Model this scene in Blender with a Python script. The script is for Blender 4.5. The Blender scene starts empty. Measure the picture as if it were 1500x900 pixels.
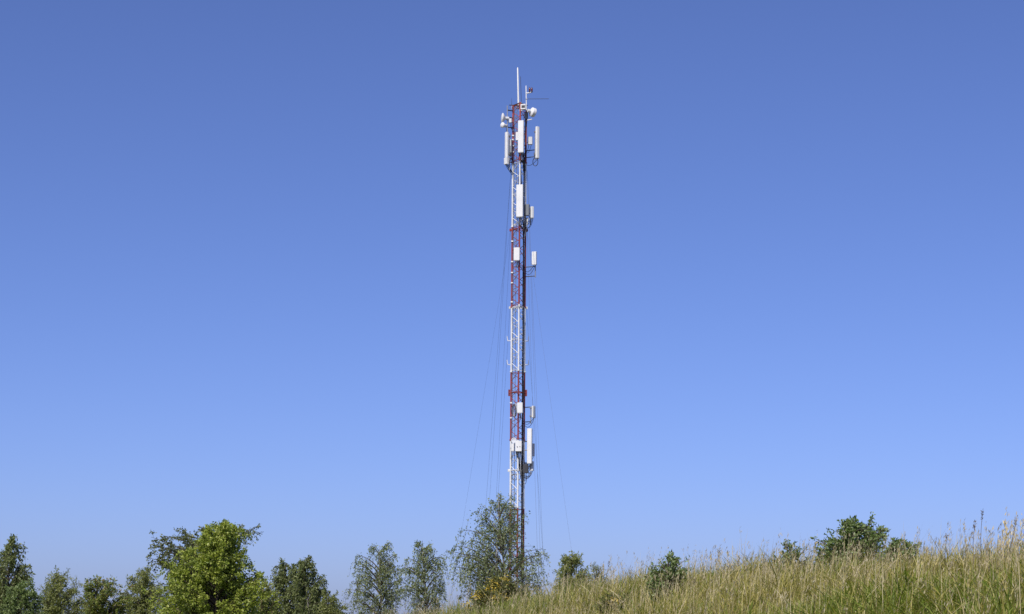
import bpy, math, random
import numpy as np
from mathutils import Vector, Matrix

R = math.radians
rng = np.random.default_rng(7)
random.seed(7)
SC = bpy.context.scene
COL = SC.collection

# ------------------------------------------------------------------ camera
F = 2880.0                      # focal length in photo pixels (1500 wide)
PITCH, ROLL = R(9.5), R(0.42)
EYE = Vector((0, 0, 1.6))
cam = bpy.data.cameras.new('camera')
cam.sensor_width = 36.0
cam.lens = F / 1500 * 36
cam.clip_start, cam.clip_end = 0.1, 12000
camo = bpy.data.objects.new('camera', cam)
camrot = Matrix.Rotation(math.pi / 2 + PITCH, 3, 'X') @ Matrix.Rotation(ROLL, 3, 'Z')
camo.matrix_world = Matrix.Translation(EYE) @ camrot.to_4x4()
COL.objects.link(camo)
SC.camera = camo

# ------------------------------------------------------------------ sky, sun, exposure
SUN_EL, SUN_AZ = R(48), R(-157)         # azimuth from +Y (view direction), clockwise to the right
wd = bpy.data.worlds.new('World')
SC.world = wd
wd.use_nodes = True
nt = wd.node_tree
nt.nodes.clear()
sky = nt.nodes.new('ShaderNodeTexSky')
sky.sky_type = 'NISHITA'
sky.sun_disc = False
sky.sun_elevation = SUN_EL
sky.sun_rotation = SUN_AZ
sky.altitude = 300
sky.air_density = 0.7
sky.dust_density = 1.25
sky.ozone_density = 10.0
bg = nt.nodes.new('ShaderNodeBackground')
bg.inputs['Strength'].default_value = 0.146
wo = nt.nodes.new('ShaderNodeOutputWorld')
ti_ = nt.nodes.new('ShaderNodeMixRGB'); ti_.blend_type = 'MULTIPLY'   # the camera's white balance on the whole sky
ti_.inputs[0].default_value = 1
ti_.inputs[2].default_value = (0.99, 0.82, 0.955, 1)
nt.links.new(sky.outputs[0], ti_.inputs[1])
nt.links.new(ti_.outputs[0], bg.inputs[0])
nt.links.new(bg.outputs[0], wo.inputs[0])

sl = bpy.data.lights.new('sun', 'SUN')
sl.energy = 4.5
sl.angle = R(0.53)
sl.color = (1.0, 0.95, 0.87)
so = bpy.data.objects.new('sun', sl)
sd = Vector((math.sin(SUN_AZ) * math.cos(SUN_EL), math.cos(SUN_AZ) * math.cos(SUN_EL), math.sin(SUN_EL)))
so.rotation_euler = sd.to_track_quat('Z', 'Y').to_euler()
so.location = sd * 60
COL.objects.link(so)
vs = SC.view_settings
vs.view_transform = 'Standard'
vs.look = 'None'
vs.gamma = 1.0
vs.exposure = 0.0
vs.use_curve_mapping = False


def at(px, py, Y):
    """point on the plane y = Y that the photo shows at pixel px, py"""
    d = camrot @ Vector(((px - 750) / F, (450 - py) / F, -1.0))
    return EYE + d * ((Y - EYE.y) / d.y)


# ------------------------------------------------------------------ materials
def mat(name, col, rough=0.5, metal=0.0, var=0.12, scale=3.0, col2=None, bump=0.0):
    m = bpy.data.materials.new(name)
    m.use_nodes = True
    t = m.node_tree
    b = t.nodes['Principled BSDF']
    b.inputs['Roughness'].default_value = rough
    b.inputs['Metallic'].default_value = metal
    tc = t.nodes.new('ShaderNodeTexCoord')
    n = t.nodes.new('ShaderNodeTexNoise')
    n.inputs['Scale'].default_value = scale
    n.inputs['Detail'].default_value = 5
    t.links.new(tc.outputs['Object'], n.inputs['Vector'])
    r = t.nodes.new('ShaderNodeValToRGB')
    r.color_ramp.elements[0].position = 0.3
    r.color_ramp.elements[1].position = 0.7
    c2 = col2 or tuple(c * (1 - var) for c in col)
    r.color_ramp.elements[0].color = (*c2, 1)
    r.color_ramp.elements[1].color = (*col, 1)
    t.links.new(n.outputs['Fac'], r.inputs[0])
    t.links.new(r.outputs[0], b.inputs['Base Color'])
    if bump:
        bp = t.nodes.new('ShaderNodeBump')
        bp.inputs['Strength'].default_value = bump
        t.links.new(n.outputs['Fac'], bp.inputs['Height'])
        t.links.new(bp.outputs[0], b.inputs['Normal'])
    return m


def leaf_mat(name, cols, trans=0.3, rough=0.5, tcol=None, spec=0.3):
    """leaf colours differ from leaf to leaf"""
    m = bpy.data.materials.new(name)
    m.use_nodes = True
    t = m.node_tree
    b = t.nodes['Principled BSDF']
    b.inputs['Roughness'].default_value = rough
    b.inputs['Specular IOR Level'].default_value = spec
    g = t.nodes.new('ShaderNodeNewGeometry')
    r = t.nodes.new('ShaderNodeValToRGB')
    while len(r.color_ramp.elements) < len(cols):
        r.color_ramp.elements.new(0.5)
    for i, c in enumerate(cols):
        r.color_ramp.elements[i].position = i / max(1, len(cols) - 1)
        r.color_ramp.elements[i].color = (*c, 1)
    t.links.new(g.outputs['Random Per Island'], r.inputs[0])
    t.links.new(r.outputs[0], b.inputs['Base Color'])
    tr = t.nodes.new('ShaderNodeBsdfTranslucent')
    mx = t.nodes.new('ShaderNodeMixRGB')
    mx.blend_type = 'MULTIPLY'
    mx.inputs[0].default_value = 1
    mx.inputs[2].default_value = (*(tcol or (1.3, 1.35, 0.7)), 1)
    t.links.new(r.outputs[0], mx.inputs[1])
    t.links.new(mx.outputs[0], tr.inputs['Color'])
    ms = t.nodes.new('ShaderNodeMixShader')
    ms.inputs[0].default_value = trans
    t.links.new(b.outputs[0], ms.inputs[1])
    t.links.new(tr.outputs[0], ms.inputs[2])
    t.links.new(ms.outputs[0], t.nodes['Material Output'].inputs['Surface'])
    return m


M = {
    'white': mat('white_paint', (0.80, 0.80, 0.78), 0.45, 0, 0.2, 2.5),
    'radome': mat('radome_white', (0.80, 0.80, 0.77), 0.4, 0, 0.14, 1.3),
    'pale': mat('radio_grey', (0.62, 0.64, 0.66), 0.45, 0, 0.1, 3.0),
    'grey': mat('box_grey', (0.20, 0.22, 0.24), 0.5, 0, 0.15, 3.0),
    'red': mat('red_paint', (0.32, 0.05, 0.04), 0.6, 0, 0.35, 2.0, (0.19, 0.045, 0.04)),
    'top_red': mat('top_red_paint', (0.40, 0.075, 0.045), 0.55, 0, 0.3, 2.0, (0.28, 0.05, 0.04)),  # brighter, more orange red, used on the topmost band only
    'galv': mat('galvanised_steel', (0.42, 0.43, 0.45), 0.45, 0.6, 0.2, 6.0),
    'dark': mat('dark_steel', (0.06, 0.06, 0.065), 0.5, 0.3, 0.2, 5.0),
    'cable': mat('black_cable', (0.015, 0.015, 0.017), 0.55, 0, 0.2, 4.0),
    'lamp': mat('red_lens', (0.13, 0.03, 0.022), 0.25, 0, 0.1, 4.0),
    'concrete': mat('concrete', (0.35, 0.34, 0.32), 0.9, 0, 0.25, 2.0, None, 0.2),
    'bark': mat('bark_brown', (0.10, 0.075, 0.05), 0.9, 0, 0.4, 14.0, None, 0.3),
    'birch_bark': mat('bark_birch', (0.42, 0.40, 0.37), 0.8, 0, 0.3, 9.0, (0.06, 0.05, 0.045), 0.2),
    'soil': mat('meadow_soil', (0.12, 0.11, 0.055), 0.95, 0, 0.3, 1.2, (0.07, 0.075, 0.03), 0.3),
}
L = {
    'birch': leaf_mat('birch_leaves', [(0.11, 0.145, 0.05), (0.185, 0.225, 0.085), (0.29, 0.335, 0.15), (0.44, 0.47, 0.28)], 0.42, 0.45, (1.25, 1.35, 0.7), spec=0.45),
    'birch2': leaf_mat('dark_birch_leaves', [(0.1, 0.135, 0.04), (0.17, 0.205, 0.065), (0.28, 0.31, 0.13)], 0.38, 0.45, spec=0.4),
    'lime': leaf_mat('bright_leaves', [(0.13, 0.185, 0.02), (0.23, 0.295, 0.035), (0.34, 0.395, 0.06), (0.45, 0.48, 0.12)], 0.38, 0.45, spec=0.4),
    'ash': leaf_mat('dull_leaves', [(0.1, 0.12, 0.045), (0.15, 0.175, 0.065), (0.22, 0.24, 0.11)], 0.35, 0.45, spec=0.4),
    'willow': leaf_mat('willow_leaves', [(0.16, 0.195, 0.05), (0.25, 0.28, 0.085), (0.36, 0.37, 0.16)], 0.4, 0.45, spec=0.4),
    'oak': leaf_mat('deep_leaves', [(0.1, 0.15, 0.025), (0.18, 0.235, 0.045), (0.27, 0.31, 0.075), (0.28, 0.19, 0.09)], 0.36, 0.45, spec=0.4),
    'elder': leaf_mat('elder_leaves', [(0.11, 0.165, 0.04), (0.18, 0.245, 0.075), (0.3, 0.36, 0.16)], 0.38, 0.42, spec=0.45),
    'weed': leaf_mat('weed_leaves', [(0.08, 0.1, 0.025), (0.14, 0.155, 0.04), (0.2, 0.2, 0.065)], 0.3, 0.5),
    'flower': leaf_mat('yellow_petals', [(0.50, 0.36, 0.03), (0.62, 0.47, 0.06), (0.6, 0.5, 0.16)], 0.25, 0.6, (1.1, 1, .5)),
    'green_grass': leaf_mat('green_grass', [(0.11, 0.165, 0.022), (0.21, 0.265, 0.042), (0.33, 0.37, 0.09)], 0.38, 0.5),
    'olive_grass': leaf_mat('olive_grass', [(0.15, 0.16, 0.03), (0.28, 0.265, 0.052), (0.42, 0.37, 0.1), (0.58, 0.5, 0.2)], 0.38, 0.55, (1.2, 1.15, .6)),
    'straw': leaf_mat('straw', [(0.34, 0.28, 0.12), (0.5, 0.42, 0.22), (0.66, 0.58, 0.36)], 0.25, 0.5, (1.1, 1, .8)),
    'seed': leaf_mat('seed_heads', [(0.36, 0.3, 0.16), (0.5, 0.43, 0.26), (0.62, 0.55, 0.38)], 0.35, 0.7, (1.1, 1, .8)),
    'reed': leaf_mat('dry_reed', [(0.5, 0.41, 0.22), (0.62, 0.53, 0.31), (0.7, 0.62, 0.42)], 0.25, 0.5, (1.1, 1, .8)),
    'dock': leaf_mat('dark_dry_stalk', [(0.11, 0.085, 0.06), (0.2, 0.15, 0.1)], 0.25, 0.7, (1, 1, .8)),
}


# ------------------------------------------------------------------ mesh helpers
class MB:
    def __init__(self):
        self.v, self.f, self.n = [], [], 0

    def add(self, verts, faces):
        self.v.extend([tuple(p) for p in verts])
        self.f.extend([tuple(i + self.n for i in f) for f in faces])
        self.n += len(verts)
        return self

    def box(self, c, size, az=0.0, tilt=0.0):
        c = Vector(c)
        hx, hy, hz = (s / 2 for s in size)
        m = Matrix.Rotation(az, 3, 'Z') @ Matrix.Rotation(tilt, 3, 'X')
        vs_ = [c + m @ Vector((x * hx, y * hy, z * hz)) for x in (-1, 1) for y in (-1, 1) for z in (-1, 1)]
        return self.add(vs_, [(0, 1, 3, 2), (4, 6, 7, 5), (0, 4, 5, 1), (2, 3, 7, 6), (0, 2, 6, 4), (1, 5, 7, 3)])

    def slab(self, c, w, d, h, az=0.0, tilt=0.0, r=0.03, seg=3, chamfer=0.008):
        """upright rounded-rectangle prism with chamfered ends; front faces -Y before az"""
        c = Vector(c)
        ring = []
        for cx, cy, a0 in ((1, 1, 0), (-1, 1, 90), (-1, -1, 180), (1, -1, 270)):
            for k in range(seg + 1):
                a = R(a0 + 90 * k / seg)
                ring.append((cx * (w / 2 - r) + r * math.cos(a), cy * (d / 2 - r) + r * math.sin(a)))
        n = len(ring)
        m = Matrix.Rotation(az, 3, 'Z') @ Matrix.Rotation(tilt, 3, 'X')
        vs_ = []
        for z, s in ((-h / 2, chamfer), (-h / 2 + chamfer, 0), (h / 2 - chamfer, 0), (h / 2, chamfer)):
            for x, y in ring:
                vs_.append(c + m @ Vector((x * (1 - 2 * s / w), y * (1 - 2 * s / d), z)))
        fs = [tuple(range(n))[::-1], tuple(range(3 * n, 4 * n))]
        for q in range(3):
            fs += [(q * n + i, q * n + (i + 1) % n, (q + 1) * n + (i + 1) % n, (q + 1) * n + i) for i in range(n)]
        return self.add(vs_, fs)

    def tube(self, pts, rad, seg=8, cap=True):
        pts = [Vector(p) for p in pts]
        if not hasattr(rad, '__len__'):
            rad = [rad] * len(pts)
        vs_, fs = [], []
        ref = None
        for i, p in enumerate(pts):
            t = (pts[min(i + 1, len(pts) - 1)] - pts[max(i - 1, 0)]).normalized()
            if ref is None:
                ref = Vector((1, 0, 0)) if abs(t.x) < 0.8 else Vector((0, 1, 0))
            a = (ref - t * ref.dot(t)).normalized()
            ref = a
            b = t.cross(a)
            for k in range(seg):
                an = 2 * math.pi * k / seg
                vs_.append(p + (a * math.cos(an) + b * math.sin(an)) * rad[i])
        for i in range(len(pts) - 1):
            for k in range(seg):
                fs.append((i * seg + k, i * seg + (k + 1) % seg, (i + 1) * seg + (k + 1) % seg, (i + 1) * seg + k))
        if cap:
            fs.append(tuple(range(seg))[::-1])
            fs.append(tuple(range((len(pts) - 1) * seg, len(pts) * seg)))
        return self.add(vs_, fs)

    def lathe(self, c, axis, prof, seg=20):
        """prof: list of (distance along axis, radius)"""
        c, axis = Vector(c), Vector(axis).normalized()
        ref = Vector((0, 0, 1)) if abs(axis.z) < 0.9 else Vector((1, 0, 0))
        a = (ref - axis * ref.dot(axis)).normalized()
        b = axis.cross(a)
        vs_, fs = [], []
        for s, r_ in prof:
            for k in range(seg):
                an = 2 * math.pi * k / seg
                vs_.append(c + axis * s + (a * math.cos(an) + b * math.sin(an)) * max(r_, 1e-4))
        for i in range(len(prof) - 1):
            for k in range(seg):
                fs.append((i * seg + k, i * seg + (k + 1) % seg, (i + 1) * seg + (k + 1) % seg, (i + 1) * seg + k))
        fs.append(tuple(range(seg))[::-1])
        fs.append(tuple(range((len(prof) - 1) * seg, len(prof) * seg)))
        return self.add(vs_, fs)

    def build(self, name, m, parent=None, smooth=True):
        off = world_loc(parent) if parent else Vector((0, 0, 0))
        me = bpy.data.meshes.new(name)
        me.from_pydata([tuple(Vector(p) - off) for p in self.v], [], self.f)
        me.materials.append(M.get(m) or L.get(m))
        if smooth:
            me.polygons.foreach_set('use_smooth', [True] * len(me.polygons))
            me.set_sharp_from_angle(angle=R(40))
        o = bpy.data.objects.new(name, me)
        COL.objects.link(o)
        if parent:
            o.parent = parent
        return o


def world_loc(o):
    v = Vector((0, 0, 0))
    while o:
        v += o.location
        o = o.parent
    return v


def np_mesh(name, verts, tris, m, parent=None, kind=None):
    off = world_loc(parent) if parent else Vector((0, 0, 0))
    verts = np.asarray(verts, np.float32) - np.array(off, np.float32)
    tris = np.asarray(tris, np.int32)
    me = bpy.data.meshes.new(name)
    me.vertices.add(len(verts))
    me.vertices.foreach_set('co', verts.ravel())
    me.loops.add(tris.size)
    me.loops.foreach_set('vertex_index', tris.ravel())
    k = tris.shape[1]
    me.polygons.add(len(tris))
    me.polygons.foreach_set('loop_start', np.arange(0, tris.size, k, dtype=np.int32))
    me.update(calc_edges=True)
    me.materials.append(m)
    o = bpy.data.objects.new(name, me)
    COL.objects.link(o)
    if parent:
        o.parent = parent
    if kind:
        o['kind'] = kind
    return o


def thing(name, label, cat, loc, group=None):
    o = bpy.data.objects.new(name, None)
    o.empty_display_size = 0.2
    o.location = loc
    o['label'], o['category'] = label, cat
    if group:
        o['group'] = group
    COL.objects.link(o)
    return o


# ------------------------------------------------------------------ ground with the grassy bank
BA = np.array([-2.2, 40.0])
BU = np.array([0.2625, -0.965])
BN = np.array([0.965, 0.2625])


def bank_st(x, y):
    dx, dy = x - BA[0], y - BA[1]
    return dx * BU[0] + dy * BU[1], dx * BN[0] + dy * BN[1]


def sstep(a, b, v):
    v = np.clip((v - a) / (b - a), 0, 1)
    return v * v * (3 - 2 * v)


def ground_z(x, y):
    x, y = np.asarray(x, float), np.asarray(y, float)
    s, t = bank_st(x, y)
    h = np.interp(s, [-9, -4, 0, 3, 8.4, 13.5, 16.4, 18.6, 24.5, 40], [0, 0.6, 1.4, 1.6, 1.8, 2.0, 2.1, 2.05, 2.05, 2.06])
    rise = sstep(-6.5, 0.4, t)
    back = 1 - 0.75 * sstep(2.5, 14, t)
    z = h * rise * back
    bump = 0.07 * np.sin(1.3 * x + 0.7 * y) + 0.05 * np.sin(2.9 * x - 1.7 * y + 1) + 0.035 * np.sin(5.1 * y + 3.3 * x)
    far = 0.05 * np.sin(x * 0.21 + 1) * np.sin(y * 0.17)
    return z + bump * rise * back + far * sstep(10, 40, np.hypot(x, y)) * (np.hypot(x, y) < 400)


def axis_lin(near0, near1, step, far):
    a = list(np.arange(near0, near1, step))
    d, x = step, near1
    hi = []
    while x < far:
        hi.append(x)
        d *= 1.25
        x += d
    d, x = step, near0 - step
    lo = []
    while x > -far:
        lo.append(x)
        d *= 1.25
        x -= d
    return np.array(sorted(lo) + a + hi + [far])


gx, gy = axis_lin(-14, 18, 0.3, 6000), axis_lin(0, 60, 0.35, 6000)
GX, GY = np.meshgrid(gx, gy)
GZ = ground_z(GX, GY)
ii = np.arange(GX.size).reshape(GX.shape)
quads = np.stack([ii[:-1, :-1], ii[:-1, 1:], ii[1:, 1:], ii[1:, :-1]], -1).reshape(-1, 4)
ground = np_mesh('ground', np.stack([GX, GY, GZ], -1).reshape(-1, 3), quads, M['soil'], None, 'structure')
ground.data.polygons.foreach_set('use_smooth', [True] * len(ground.data.polygons))

# ------------------------------------------------------------------ the lattice mast
MY = 120.0
def P(px, py, dy=0.0):
    return at(px, py, MY + dy)


MX = (P(757.1, 720).x + P(761.6, 240).x) / 2
RAD = 0.475
LEGDIR = [Vector((math.sin(a), -math.cos(a), 0)) for a in (R(3), R(3 - 120), R(3 + 120))]    # front, left, right
MC = Vector((MX, MY, 0))
def zp(py): return P(760, py).z
def legpos(k, z): return MC + LEGDIR[k] * RAD + Vector((0, 0, z))


mast = thing('lattice_mast', 'tall red and white banded lattice telecom mast with guy wires behind the birch', 'mast', MC)
zs = [zp(153), zp(238), zp(332), zp(450), zp(545), zp(645), zp(745)]
zs.append(zs[-1] - 4.15)
zs.append(0.45)
TOPZ = zs[0]
MB().lathe(MC + Vector((0, 0, -0.3)), (0, 0, 1), [(0, 0.9), (0.65, 0.9), (0.7, 0.86), (0.749, 0.8)], 24).build('footing', 'concrete', mast)
for i in range(len(zs) - 1):
    z1, z0 = zs[i], zs[i + 1]
    col = ('top_red' if i == 0 else 'red') if i % 2 == 0 else 'white'
    sec = bpy.data.objects.new('white_section' if col == 'white' else 'red_section', None)
    sec.location = (0, 0, z0)
    COL.objects.link(sec)
    sec.parent = mast
    for k in range(3):                               # bolted flange plates at the foot of each section
        p = legpos(k, z0)
        fl = MB().lathe(p, (0, 0, 1), [(0.002, 0.085), (0.045, 0.085)], 14)
        for q in range(6):
            w_ = Vector((0.068 * math.cos(q * 1.047), 0.068 * math.sin(q * 1.047), 0))
            fl.tube([p + w_ + Vector((0, 0, -0.03)), p + w_ + Vector((0, 0, 0.07))], 0.01, 6)
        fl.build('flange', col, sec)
    for k in range(3):
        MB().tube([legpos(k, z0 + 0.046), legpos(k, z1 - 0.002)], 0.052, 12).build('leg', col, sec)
    n = max(2, int(round((z1 - z0) / 0.5)))
    n += n % 2
    for k in range(3):
        a, b = k, (k + 1) % 3
        for j in range(n):
            za, zb = z0 + 0.1 + (z1 - z0 - 0.16) * j / n, z0 + 0.1 + (z1 - z0 - 0.16) * (j + 1) / n
            s, e = (a, b) if j % 2 == 0 else (b, a)
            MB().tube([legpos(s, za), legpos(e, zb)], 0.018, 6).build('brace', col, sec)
        for zz in (z0 + 0.1, z1 - 0.06, (z0 + z1) / 2):
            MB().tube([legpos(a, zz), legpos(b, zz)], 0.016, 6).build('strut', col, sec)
# climbing ladder inside the left face
lad = MB()
lc = MC + (LEGDIR[1] * 0.62 + LEGDIR[0] * 0.16) * RAD
lt = (LEGDIR[0] - LEGDIR[1]).normalized()
for s in (-1, 1):
    lad.box(lc + lt * 0.15 * s + Vector((0, 0, TOPZ / 2 + 0.3)), (0.035, 0.02, TOPZ - 0.6), 0.6)
z = 0.8
while z < TOPZ - 0.1:
    lad.tube([lc - lt * 0.15 + Vector((0, 0, z)), lc + lt * 0.15 + Vector((0, 0, z))], 0.011, 5)
    z += 0.3
z = 1.2
while z < TOPZ:
    lad.tube([lc - lt * 0.15 + Vector((0, 0, z)), legpos(1, z)], 0.012, 5)
    z += 1.8
lad.build('ladder', 'galv', mast)
rl_0 = legpos(2, 0)
# black feeder cable bundle on the right face, growing thicker downwards
fc = MC + LEGDIR[0] * 0.12 + LEGDIR[2] * 0.34
for q in range(9):
    ztop = [zp(160), zp(230), zp(235), zp(322), zp(326), zp(390), zp(610), zp(668), zp(690)][q]
    ox, oy = 0.032 * (q % 3 - 1), 0.032 * (q // 3 - 1)
    pts = [fc + Vector((ox + 0.012 * math.sin(3 * zz + q), oy, zz)) for zz in np.linspace(0.6, ztop, 24)]
    MB().tube(pts, 0.016, 6).build('feeder_cable', 'cable', mast)
for q in range(2):
    pts = [rl_0 + Vector((-0.06 + 0.03 * (q % 2) + 0.015 * math.sin(4 * zz + q), -0.07 - 0.035 * (q // 2), zz)) for zz in np.linspace(zp(250), zp(163 + 5 * q), 18)]
    MB().tube(pts, 0.018, 6).build('feeder_cable', 'cable', mast)
for q in range(5):
    pts = [legpos(0, 0) + Vector((-0.05 + 0.035 * q + 0.03 * math.sin(2.5 * zz + q), 0.09, zz)) for zz in np.linspace(zp(300), zp(222), 14)]
    MB().tube(pts, 0.016, 6).build('feeder_cable', 'cable', mast)
# cable clamps along the leg
for py in [190, 198, 204, 213, 222, 353, 383, 399, 414, 442, 590, 612]:
    MB().box(legpos(1, zp(py)) + Vector((0, -0.04, 0)), (0.13, 0.1, 0.08)).build('clamp', 'white', mast)
# head frame
hd = MB()
for k in range(3):
    hd.tube([legpos(k, TOPZ - 0.02), legpos((k + 1) % 3, TOPZ - 0.02)], 0.03, 6)
hd.tube([legpos(1, TOPZ) + Vector((-0.25, 0, 0)), legpos(2, TOPZ) + Vector((0.1, 0, 0.0))], 0.03, 6)
hd.build('head_frame', 'dark', mast)
# anti-torque collars where guys attach
for py in (336, 450, 575, 689):
    c = MB()
    zz = zp(py)
    for k in range(3):
        o_ = legpos(k, zz) + LEGDIR[k] * 0.13
        c.tube([legpos(k, zz) - LEGDIR[k] * 0.05, o_], 0.045, 8)
        c.box(o_, (0.09, 0.09, 0.16 if py != 575 else 0.4), R(20))
        c.tube([legpos(k, zz), legpos((k + 1) % 3, zz)], 0.03, 6)
    c.build('collar', 'red' if py in (336, 575) else 'white', mast)
# small hooked stand-off arms
for py in (499, 534):
    for side, xa, xb in ((1, 747, 744), (2, 768, 773.5)):
        a = legpos(side, zp(py))
        b = Vector((P(xb, py).x, a.y - 0.05, a.z))
        MB().tube([a, b, b + Vector((0.02 * (1 if side == 2 else -1), 0, 0.03)), b + Vector((0.04 if side == 2 else -0.06, 0, 0.3))], [0.028, 0.028, 0.026, 0.02], 6).build('stand_off', 'white' if side == 1 else 'galv', mast)
# guy wires
def guy(pa, pxy, dy):
    g = at(pxy[0], pxy[1], MY + dy * 0.9)
    a = Vector(pa)
    d = g - a
    e = a + d * (a.z / -d.z) if d.z < 0 else g
    e.z = -0.05
    pts = []
    for u in np.linspace(0, 1, 14):
        p = a.lerp(e, u)
        p.z -= 0.12 * 4 * u * (1 - u)
        pts.append(p)
    MB().tube(pts, 0.0035 if abs(dy) == 7 else 0.005, 5).build('guy_wire', 'dark', mast)
for k, py, pxy, dy in ((1, 248, (711, 746), 6), (1, 336, (727, 724), 6), (1, 336, (690, 690), 7), (1, 450, (735, 640), 6), (1, 248, (719, 700), 6),
                       (2, 248, (795.5, 809), -6), (2, 250, (791, 800), -6), (2, 336, (787, 800), -6), (2, 336, (838, 809), -7), (2, 450, (784, 640), 6)):
    guy(legpos(k, zp(py)) + LEGDIR[k] * 0.12, pxy, dy)

# ------------------------------------------------------------------ aerials on the mast
def curve_pts(p0, p1, sag, n=10, side=0.0):
    p0, p1 = Vector(p0), Vector(p1)
    out = []
    for u in np.linspace(0, 1, n):
        p = p0.lerp(p1, u)
        w = 4 * u * (1 - u)
        p.z -= sag * w
        p.x += side * w
        out.append(p)
    return out


def loop_pts(c, r, rz, n=14):
    c = Vector(c)
    return [c + Vector((r * math.sin(a), 0.03 * math.sin(2 * a), -rz * (0.5 - 0.5 * math.cos(a)))) for a in np.linspace(0.15, 2 * math.pi - 0.15, n)]


def panel(name, label, px0, px1, py0, py1, dy, az, depth, anchor, arms, group=None, pole=None, cat='antenna', m='radome', width=None, cables=3):
    """panel aerial: radome, end cap, mounting pole, clamps, arms to the mast, jumper cables"""
    ct = P((px0 + px1) / 2, (py0 + py1) / 2, dy)
    h = P(0, py0, dy).z - P(0, py1, dy).z
    w = width or (P(px1, py0, dy).x - P(px0, py0, dy).x)
    root = thing(name, label, cat, ct - Vector((0, 0, h / 2)), group)
    MB().slab(ct, w, depth, h, az, 0, min(0.045, depth * 0.35), 4, 0.012).build('radome', m, root)
    rot = Matrix.Rotation(az, 3, 'Z')
    MB().slab(ct - Vector((0, 0, h / 2 + 0.012)), w * 0.9, depth * 0.85, 0.024, az, 0, min(0.03, depth * 0.3), 3, 0.004).build('end_cap', 'pale', root)
    back = ct + rot @ Vector((0, depth / 2 + 0.13, 0))
    if pole:
        pz0, pz1 = P(0, pole[1], dy).z, P(0, pole[0], dy).z
        MB().tube([Vector((back.x, back.y, pz0)), Vector((back.x, back.y, pz1))], 0.035, 10).build('mounting_pole', 'galv' if m == 'radome' else 'white', root)
    for f in (-0.36, 0.36):
        b = MB().box(ct + rot @ Vector((0, depth / 2 + 0.07, f * h)), (0.12, 0.16, 0.07), az)
        b.box(back + Vector((0, 0, f * h)), (0.14, 0.1, 0.09), az)
        b.build('bracket', 'galv', root)
    for py in arms:
        zz = P(0, py, dy).z
        MB().tube([Vector((anchor.x, anchor.y, zz)), Vector((back.x, back.y, zz))], 0.028, 8).build('arm', 'dark', root)
    for q in range(cables):
        s = ct + rot @ Vector(((q - (cables - 1) / 2) * w * 0.28, 0, -h / 2 - 0.02))
        c = MB().tube([s, s - Vector((0, 0, 0.06))], 0.018, 8)
        c.build('connector', 'galv', root)
        e = Vector((anchor.x, anchor.y + 0.02, s.z - 0.25 - 0.12 * q))
        MB().tube(curve_pts(s - Vector((0, 0, 0.05)), e, 0.22 + 0.1 * (q % 2), 10, 0.05 * (q - 1)), 0.014, 6).build('jumper_cable', 'cable', root)
    return root


def radio(label, px0, px1, py0, py1, dy, az, depth, m, anchor, group=None, fins=True, name='radio_unit', bx=True):
    ct = P((px0 + px1) / 2, (py0 + py1) / 2, dy)
    h = P(0, py0, dy).z - P(0, py1, dy).z
    w = P(px1, py0, dy).x - P(px0, py0, dy).x
    root = thing(name, label, 'radio unit', ct - Vector((0, 0, h / 2)), group)
    MB().slab(ct, w, depth, h, az, 0, 0.02, 2, 0.008).build('housing', m, root)
    rot = Matrix.Rotation(az, 3, 'Z')
    if fins:
        nf = max(4, int(w / 0.05))
        for i in range(nf):
            MB().box(ct + rot @ Vector(((i + 0.5) / nf * w * 0.9 - w * 0.45, depth / 2 + 0.016, 0)), (0.008, 0.04, h * 0.86), az).build('cooling_fin', m, root, False)
    MB().tube([ct + rot @ Vector((0, depth * 0.4, 0)), Vector((anchor.x, anchor.y, ct.z))], 0.03, 8).build('bracket', 'galv', root)
    for q in range(2):
        s = ct + rot @ Vector((w * (0.25 * (2 * q - 1)), 0, -h / 2 + 0.01))
        MB().tube([s, s - Vector((0, 0, 0.05))], 0.02, 8).build('connector', 'galv', root)
        MB().tube(curve_pts(s - Vector((0, 0, 0.04)), Vector((anchor.x, anchor.y, s.z - 0.35)), 0.15 + 0.1 * q), 0.013, 6).build('jumper_cable', 'cable', root)
    return root


fl_, ll_, rl_ = legpos(0, 0), legpos(1, 0), legpos(2, 0)

# --- head: whip, rods, lamp
def whip(name, label, a, b, r0, r1, m, cat='antenna', base_to=None):
    root = thing(name, label, cat, a)
    MB().tube([a, a + (b - a) * 0.97, b], [r0, r1, r1 * 0.4], 10).build('mast_tube' if r0 > 0.03 else 'rod', m, root)
    MB().lathe(a - (b - a).normalized() * 0.12, (b - a), [(0, r0 * 1.6), (0.2, r0 * 1.6), (0.22, r0 * 1.1)], 12).build('ferrule', 'galv', root)
    if base_to is not None:
        MB().tube([a, Vector(base_to)], 0.022, 6).build('bracket', 'dark', root)
    return root


whip('whip_antenna', 'thick white vertical whip antenna, the tallest point above the mast head', P(759.6, 156), P(758.3, 99), 0.062, 0.045, 'radome', base_to=legpos(0, TOPZ - 0.05))
whip('lightning_rod', 'thin dark upright rod right behind the thick white whip', P(763.6, 152, 0.2), P(762.5, 112, 0.2), 0.016, 0.014, 'dark', 'rod', base_to=legpos(2, TOPZ - 0.02))
whip('short_rod', 'short thin dark rod over the left corner of the mast head', P(749.6, 158), P(749.5, 144), 0.013, 0.009, 'dark', 'rod', base_to=legpos(1, zp(157)))
bp = thing('beacon_pole', 'slim white pole on the mast head carrying the obstruction beacon', 'pole', P(771.2, 162, -0.1))
MB().tube([P(771.2, 162, -0.1), P(770.6, 127, -0.1), P(770.6, 125.5, -0.1)], [0.034, 0.03, 0.012], 10).build('pole', 'white', bp)
MB().tube([P(770.9, 137, -0.1), P(774, 136.4, -0.1), P(777.5, 135.6, -0.1)], [0.05, 0.035, 0.04], 8).build('side_arm', 'white', bp)
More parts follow.
